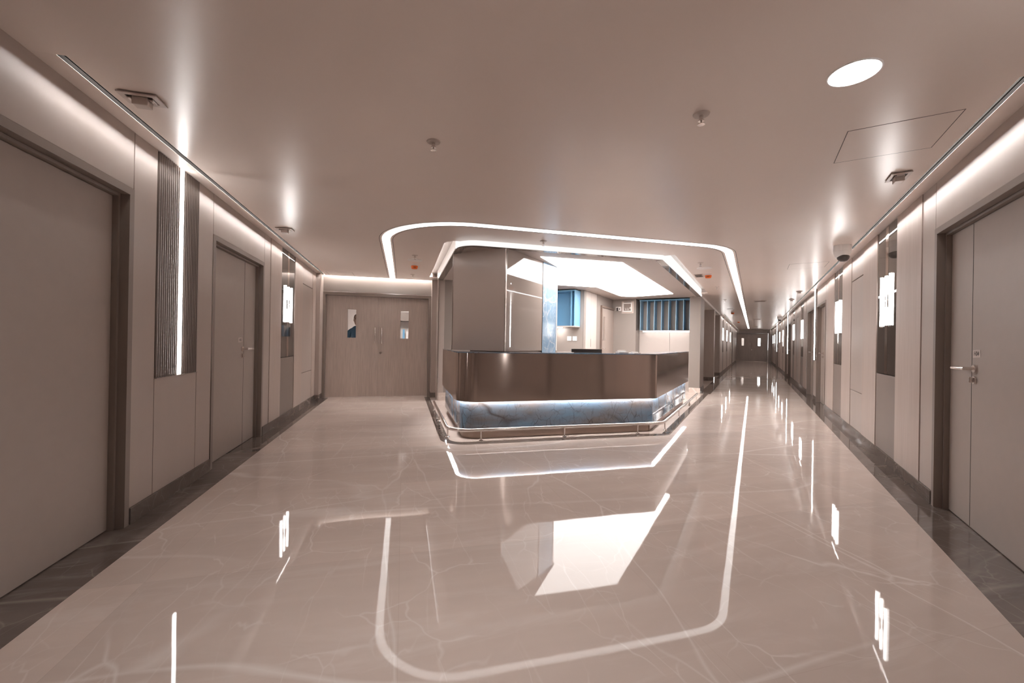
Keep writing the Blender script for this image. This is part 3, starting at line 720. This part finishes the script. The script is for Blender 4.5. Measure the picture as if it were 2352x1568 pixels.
for k, a, b in seq:
    if k == 'w': wood_panel(wl2, FL, a, b)
    elif k == 'b': beige_panel(wl2, FL, a, b)
    elif k == 'd': swing_door(wl2, FL, a, b, 'brown door on the left side of the far corridor near its end', key=False)
    else:
        mirror_panel(wl2, FL, a, b, 'dark mirror panel on the left side of the far corridor, %s past the niches' % ['first', 'second', 'third'][km], 'glass tube lamp on the left side of the far corridor, %s past the niches' % ['first', 'second', 'third'][km]); km += 1
baseboard('baseboard_corridor', FL, [(18.78, 29.09), (30.41, 37.3)], 'dark marble skirting along the left side of the far corridor')

# far end of the corridor
SE = 37.5
we = tag(obj('wall_far_end', prism([B(-1.35, SE + .0), B(1.3, SE + .0), B(1.3, SE + .15), B(-1.35, SE + .15)], 2.21, 2.62), 'beige'), 'pale header above the far corridor doors', 'wall', kind='structure')
obj('side_panel', prism([B(.985, SE - .02), B(1.25, SE - .02), B(1.25, SE + .15), B(.985, SE + .15)], 0, 2.62), 'beige', we)
DOORN[0] += 1
t = double_door('door_%d' % DOORN[0], FS(SE), -.165, 2.205, 1.14, 'dark double doors with lit windows closing the far corridor')
fw = thing('glow_pane', 'glowing pane standing in for the lit space behind the far doors', 'glowing pane', (*B(.2, 39.5), .9), FS(0).rot, kind='structure')  # added emitter that makes the far door windows look bright
obj('pane', box(-.95, .5, 0, .01, 0, 1.6), 'far_glow', fw); obj('frame', ring_box(-1.0, .55, -.05, 1.65, -.949, .499, .001, 1.599, -.01, .03), 'white_paint', fw)
obj('wall_beyond', prism([B(-1.6, 40.0), B(1.6, 40.0), B(1.6, 40.1), B(-1.6, 40.1)], 0, 2.62), 'white_paint', we)

# ------------------------------------------------------------------ ceiling fittings
def sprinkler(x, y, label):
    t = thing('sprinkler', label, 'sprinkler', (x, y, H), group='ceiling sprinklers')
    obj('plate', lathe([(.045, 0), (.042, -.006), (.014, -.008)], 20), 'plastic_beige', t, smooth=True)
    obj('body', lathe([(.011, -.0085), (.011, -.03), (.016, -.034), (.016, -.04)], 12), 'steel', t, smooth=True)
    obj('deflector', lathe([(.004, -.0405), (.004, -.055), (.02, -.056), (.02, -.059), (.0, -.06)], 14), 'steel', t, smooth=True)
for x, y, lb in ((.169, 2.723, 'sprinkler in the open ceiling left of the middle, ahead of the light band'), (1.588, 1.967, 'sprinkler in the open ceiling nearest the round downlight'),
                 (1.70, 4.98, 'sprinkler between the light band and the white edge above the counter'), (.15, 6.43, 'sprinkler in front of the round ceiling speaker in the left hall'),
                 (.159, 8.3, 'sprinkler behind the orange detector in the left hall'), (*B(-.728, 7.04), 'sprinkler in front of the ceiling speaker right of the counter'),
                 (*B(-.70, 10.06), 'sprinkler behind the orange detector right of the counter'), (*B(-.70, 12.99), 'sprinkler farther down the corridor beside the light band')):
    sprinkler(x, y, lb)
def speaker(x, y, label):
    t = thing('ceiling_speaker', label, 'speaker', (x, y, H), group='round ceiling speakers')
    obj('rim', lathe([(.115, 0), (.113, -.008), (.1, -.010)], 32), 'plastic_white', t, smooth=True); obj('grille', lathe([(.098, -.0102), (.0, -.012)], 32), 'plastic_white', t)
speaker(.159, 6.80, 'round white ceiling speaker in the left hall'); speaker(*B(-.719, 7.55), 'round white ceiling speaker right of the counter'); speaker(*B(-.70, 16.3), 'round ceiling speaker far down the corridor')
def detector(x, y, label, rz):
    t = thing('smoke_detector', label, 'smoke detector', (x, y, H), rz, 'smoke detectors with orange covers')
    obj('base', lathe([(.062, 0), (.062, -.016), (.05, -.018)], 28), 'plastic_white', t, smooth=True)
    c = lab(obj('dust_cover', lathe([(.056, -.0185), (.058, -.03), (.047, -.066), (.0, -.068)], 28), 'orange', t, smooth=True), 'orange plastic dust cover')
    for k in (-1, 0, 1): obj('marking', box(k * .016 - .006, k * .016 + .006, -.0565, -.05, -.052, -.041), 'gap', c)
detector(.165, 7.25, 'orange covered smoke detector in the left hall ceiling', 0); detector(*B(-.722, 8.27), 'orange covered smoke detector in the ceiling right of the counter', -PI / 4)
detector(*B(-.70, 18.0), 'orange covered smoke detector halfway down the far corridor', -PI / 4); detector(*B(-.68, 24.8), 'orange covered smoke detector deep down the far corridor', -PI / 4)
def emergency(x, y, rz, label):
    t = thing('emergency_light', label, 'ceiling fitting', (x, y, H), rz, 'box-shaped ceiling fittings')
    o = obj('plate', ring_box(-.09, .09, -.06, .06, -.062, .062, -.038, .038, 0, .006), 'plastic_beige', t, loc=(0, 0, -.012)); o.rotation_euler = (PI / 2, 0, 0)
    obj('inset', box(-.061, .061, -.037, .037, -.006, -.001), 'gap', t)
    obj('housing', box(-.036, .036, -.028, .028, -.050, -.0065, .004), 'plastic_beige', t)
    for s in (-1, 1): obj('lens', box(s * .05 - .010, s * .05 + .010, -.022, .022, -.02, -.0065, .003), 'chrome', t)
emergency(-1.388, 2.68, 0, 'box-shaped fitting in the ceiling above the nearest left door')
emergency(-1.37, 5.40, 0, 'box-shaped fitting in the ceiling above the second left door')
emergency(*B(.92, 4.11), PI / 4, 'box-shaped fitting in the ceiling above the nearest right door')
emergency(*B(.905, 11.62), PI / 4, 'box-shaped fitting above the pair of doors down the right wall')
emergency(*B(.88, 13.50), PI / 4, 'box-shaped fitting in the ceiling just past that pair of doors')
def hatch(n0, s0, w, label, rot=PI / 4, xy=None):
    t = thing('ceiling_hatch', label, 'access hatch', (*(xy or B(n0, s0)), H), rot, 'flush ceiling access hatches')
    o = obj('joint', ring_box(-w, w, -w, w, -w + .004, w - .004, -w + .004, w - .004, -.0012, .004), 'gap', t); o.rotation_euler = (PI / 2, 0, 0); o.location = (0, 0, .0003)
    obj('lid', box(-w + .0045, w - .0045, -w + .0045, w - .0045, -.0010, .004), 'ceiling', t)
hatch(.718, 3.375, .25, 'square flush hatch in the ceiling near the round downlight')
hatch(.72, 8.0, .25, 'square flush hatch in the ceiling behind the dome camera')
hatch(0, 0, .24, 'flush hatch in the ceiling before the double doors', 0, (-1.21, 8.76))
def downlight(x, y, label, mat='downlight_led'):
    t = thing('downlight', label, 'downlight', (x, y, H), group='round downlights')
    obj('diffuser', lathe([(.098, -.0015), (.0, -.003)], 40), mat, t); obj('rim', lathe([(.106, 0), (.104, -.004), (.0985, -.004), (.0985, 0)], 40), 'plastic_white', t, smooth=True)
downlight(2.025, 1.472, 'round glowing downlight in the near right of the ceiling')
for x, y, lb in ((-.35, .95, 'added fill lamp in a can overhead, left of the camera'), (.32, 1.15, 'added fill lamp in a can overhead, straight above the camera view')):
    t = thing('fill_downlight', lb, 'downlight', (x, y, H), group='added fill lamps overhead')  # unseen lamps added above the view to brighten the foreground floor
    obj('can', lathe([(.105, 0), (.105, -.115), (.098, -.115), (.098, -.003), (.0, -.003)], 36), 'black_lining', t, smooth=True)
    obj('diffuser', lathe([(.096, -.0045), (.0, -.006)], 36), 'overhead_fill', t)
for n, s, w, lb in ((.15, 13.7, .15, 'slot air vent in the corridor ceiling, nearest one'), (.14, 22.9, .15, 'slot air vent in the corridor ceiling, second one'), (.10, 30.9, .15, 'slot air vent in the corridor ceiling, farthest one')):
    t = thing('air_vent', lb, 'air vent', (*B(n, s), H), -PI / 4, 'slot air vents in the corridor ceiling')
    o = obj('frame', ring_box(-w, w, -.15, .15, -w + .03, w - .03, -.12, .12, 0, .014), 'plastic_beige', t, loc=(0, 0, -.0145)); o.rotation_euler = (PI / 2, 0, 0)
    obj('inset', box(-w + .031, w - .031, -.119, .119, -.006, -.001), 'gap', t)
    for k in range(4): obj('slat', box(-w + .031, w - .031, -.085 + k * .05, -.073 + k * .05, -.013, -.0065), 'frame', t)
t = thing('air_grille', 'small egg-crate grille in the ceiling beside the right light slot', 'air grille', (*B(-.885, 8.33), H), PI / 4)
o = obj('frame', ring_box(-.17, .17, -.075, .075, -.155, .155, -.06, .06, 0, .008), 'plastic_beige', t, loc=(0, 0, -.0085)); o.rotation_euler = (PI / 2, 0, 0)
obj('inset', box(-.154, .154, -.059, .059, -.004, -.001), 'gap', t)
bm = bmesh.new()
for k in range(11): bx(bm, -.15 + k * .03 - .003, -.15 + k * .03 + .003, -.059, .059, -.0085, -.0045)
for k in range(4): bx(bm, -.154, .154, -.045 + k * .03 - .003, -.045 + k * .03 + .003, -.0085, -.0045)
obj('grid', bm, 'frame', t)
# dome cameras
def dome(x, y, label, sc=1., rz=0.):
    t = thing('dome_camera', label, 'security camera', (x, y, H), rz)
    obj('mount', lathe([(.09 * sc, 0), (.093 * sc, -.03 * sc), (.093 * sc, -.075 * sc)], 32), 'plastic_white', t, smooth=True)
    obj('collar', lathe([(.091 * sc, -.076 * sc), (.088 * sc, -.10 * sc), (.075 * sc, -.135 * sc), (.066 * sc, -.15 * sc)], 32), 'plastic_white', t, smooth=True)
    bm = lathe([(.066 * sc, 0), (.062 * sc, -.025 * sc), (.045 * sc, -.048 * sc), (.02 * sc, -.058 * sc), (0, -.06 * sc)], 28)
    l = obj('lens_dome', bm, 'black', t, smooth=True, loc=(-.012 * sc, -.01 * sc, -.146 * sc)); l.rotation_euler = (0, .22, 0)
dome(*B(.955, 6.60), 'white dome security camera hanging over the right wall panels', 1., .6)
dome(*B(.96, 21.1), 'small dome security camera far down the corridor ceiling', .95)
t = thing('bullet_camera', 'small dark camera on the wall above the far doors', 'security camera', (*B(.95, SE - .03), 2.34), FS(0).rot)
obj('bracket', box(-.02, .02, 0, .05, -.02, .02), 'plastic_white', t); obj('body', tube([(0, .04, -.02), (0, .16, -.04)], .045, 14), 'black', t, smooth=True)

# ------------------------------------------------------------------ person behind the left window of the double doors
def skin_body(name, joints, edges, radii, mat, parent, sub=2):
    me = bpy.data.meshes.new(name); me.from_pydata(joints, edges, []); o = bpy.data.objects.new(name, me); C.objects.link(o); o.parent = parent
    me.materials.append(MATS[mat])
    sk = o.modifiers.new('skin', 'SKIN'); sk.use_smooth_shade = True
    for i, d in enumerate(me.skin_vertices[0].data):
        d.radius = radii[i]; d.use_root = (i == 0)
    ss = o.modifiers.new('sub', 'SUBSURF'); ss.levels = sub; ss.render_levels = sub
    return o
px_, py_ = -1.03, 10.15
pr = thing('person', 'person in a blue top standing behind the left window of the double doors', 'person', (px_, py_, 0), 0)
J = [(0, 0, .92), (0, .01, 1.12), (0, .01, 1.34), (0, 0, 1.45), (0, -.01, 1.53),           # pelvis, waist, chest, neck base, neck
     (-.17, .01, 1.38), (-.22, .02, 1.12), (-.20, -.06, .88), (.17, .01, 1.38), (.22, .02, 1.12), (.20, -.06, .88),
     (-.09, 0, .86), (-.10, -.02, .48), (-.10, .03, .09), (-.11, -.12, .04), (.09, 0, .86), (.10, -.02, .48), (.10, .03, .09), (.11, -.12, .04)]
E_ = [(0, 1), (1, 2), (2, 3), (3, 4), (3, 5), (5, 6), (6, 7), (3, 8), (8, 9), (9, 10), (0, 11), (11, 12), (12, 13), (13, 14), (0, 15), (15, 16), (16, 17), (17, 18)]
R_ = [(.15, .11), (.135, .10), (.16, .11), (.07, .07), (.055, .06), (.065, .065), (.048, .048), (.036, .036), (.065, .065), (.048, .048), (.036, .036), (.09, .095), (.065, .065), (.045, .045), (.035, .035), (.09, .095), (.065, .065), (.045, .045), (.035, .035)]
skin_body('body', J, E_, R_, 'shirt', pr)
hd = lathe([(0, -.125), (.045, -.115), (.066, -.06), (.075, .0), (.076, .05), (.06, .10), (.03, .122), (0, .126)], 20)
for v in hd.verts: v.co.y *= 1.18
h = obj('head', hd, 'skin', pr, smooth=True, loc=(0, -.015, 1.655))
hr = lathe([(.078, .0), (.081, .05), (.065, .105), (.033, .128), (0, .133)], 20)
for v in hr.verts: v.co.y = v.co.y * 1.2 + .012
obj('hair', hr, 'hair', h, smooth=True)
ns = bmesh.new(); bmesh.ops.create_cone(ns, cap_ends=True, segments=8, radius1=.016, radius2=.006, depth=.045); bmesh.ops.translate(ns, vec=(0, -.092, -.01), verts=ns.verts); obj('nose', ns, 'skin', h, smooth=True)
for s in (-1, 1):
    ea = bmesh.new(); bmesh.ops.create_uvsphere(ea, u_segments=10, v_segments=8, radius=.022); bmesh.ops.scale(ea, vec=(.4, .8, 1.4), verts=ea.verts); bmesh.ops.translate(ea, vec=(s * .078, .01, -.01), verts=ea.verts); obj('ear', ea, 'skin', h, smooth=True)
    ey = bmesh.new(); bmesh.ops.create_uvsphere(ey, u_segments=8, v_segments=6, radius=.011); bmesh.ops.translate(ey, vec=(s * .03, -.078, .02), verts=ey.verts); obj('eye', ey, 'black', h, smooth=True)
    pal = (s * .20, -.075, .80); hb = [(s * .20, -.06, .875), pal]; ed = [(0, 1)]; ra = [(.03, .022), (.036, .018)]
    for k in range(4):
        hb += [(pal[0], pal[1] - .03 + k * .02, pal[2] - .04), (pal[0] - s * .006, pal[1] - .034 + k * .021, pal[2] - .085 - (.01 if k in (1, 2) else 0))]; n = len(hb); ed += [(1, n - 2), (n - 2, n - 1)]; ra += [(.009, .009), (.007, .007)]
    hb += [(pal[0] - s * .01, pal[1] - .045, pal[2] + .01), (pal[0] - s * .015, pal[1] - .06, pal[2] - .03)]; n = len(hb); ed += [(1, n - 2), (n - 2, n - 1)]; ra += [(.011, .011), (.008, .008)]
    skin_body('hand', hb, ed, ra, 'skin', pr, 1)
mo_ = bmesh.new(); bx(mo_, -.022, .022, -.083, -.078, -.062, -.054); obj('mouth', mo_, 'hair', h)

# ------------------------------------------------------------------ camera, world, view
f_px = 950.
yaw, pitch, roll = math.radians(14.74), math.radians(.10), math.atan(.0168)
fwd = Vector((math.sin(yaw) * math.cos(pitch), math.cos(yaw) * math.cos(pitch), math.sin(pitch)))
r0 = Vector((math.cos(yaw), -math.sin(yaw), 0)); u0 = r0.cross(fwd)
R = r0 * math.cos(roll) + u0 * math.sin(roll); U = -r0 * math.sin(roll) + u0 * math.cos(roll)
cd = bpy.data.cameras.new('camera'); cd.sensor_width = 36.; cd.sensor_fit = 'HORIZONTAL'; cd.lens = f_px / 2352 * 36; cd.clip_start = .02; cd.clip_end = 200
cam = bpy.data.objects.new('camera', cd); C.objects.link(cam)
M = Matrix.Identity(4)
for i in range(3): M[i][0], M[i][1], M[i][2] = R[i], U[i], -fwd[i]
M[2][3] = EYE
cam.matrix_world = M
bpy.context.scene.camera = cam
w = bpy.data.worlds.new('world'); bpy.context.scene.world = w; w.use_nodes = True
w.node_tree.nodes['Background'].inputs[0].default_value = (.5, .42, .38, 1); w.node_tree.nodes['Background'].inputs[1].default_value = .25
sc = bpy.context.scene
sc.view_settings.view_transform = 'Standard'; sc.view_settings.look = 'None'; sc.view_settings.gamma = 1.; sc.view_settings.use_curve_mapping = False
sc.view_settings.exposure = 1.52
cy = sc.cycles
cy.max_bounces = 8; cy.diffuse_bounces = 4; cy.glossy_bounces = 4; cy.transmission_bounces = 6; cy.sample_clamp_indirect = 6.; cy.use_denoising = True; cy.use_adaptive_sampling = True; cy.adaptive_threshold = .11; cy.adaptive_min_samples = 18; cy.caustics_reflective = False; cy.caustics_refractive = False; cy.blur_glossy = .5
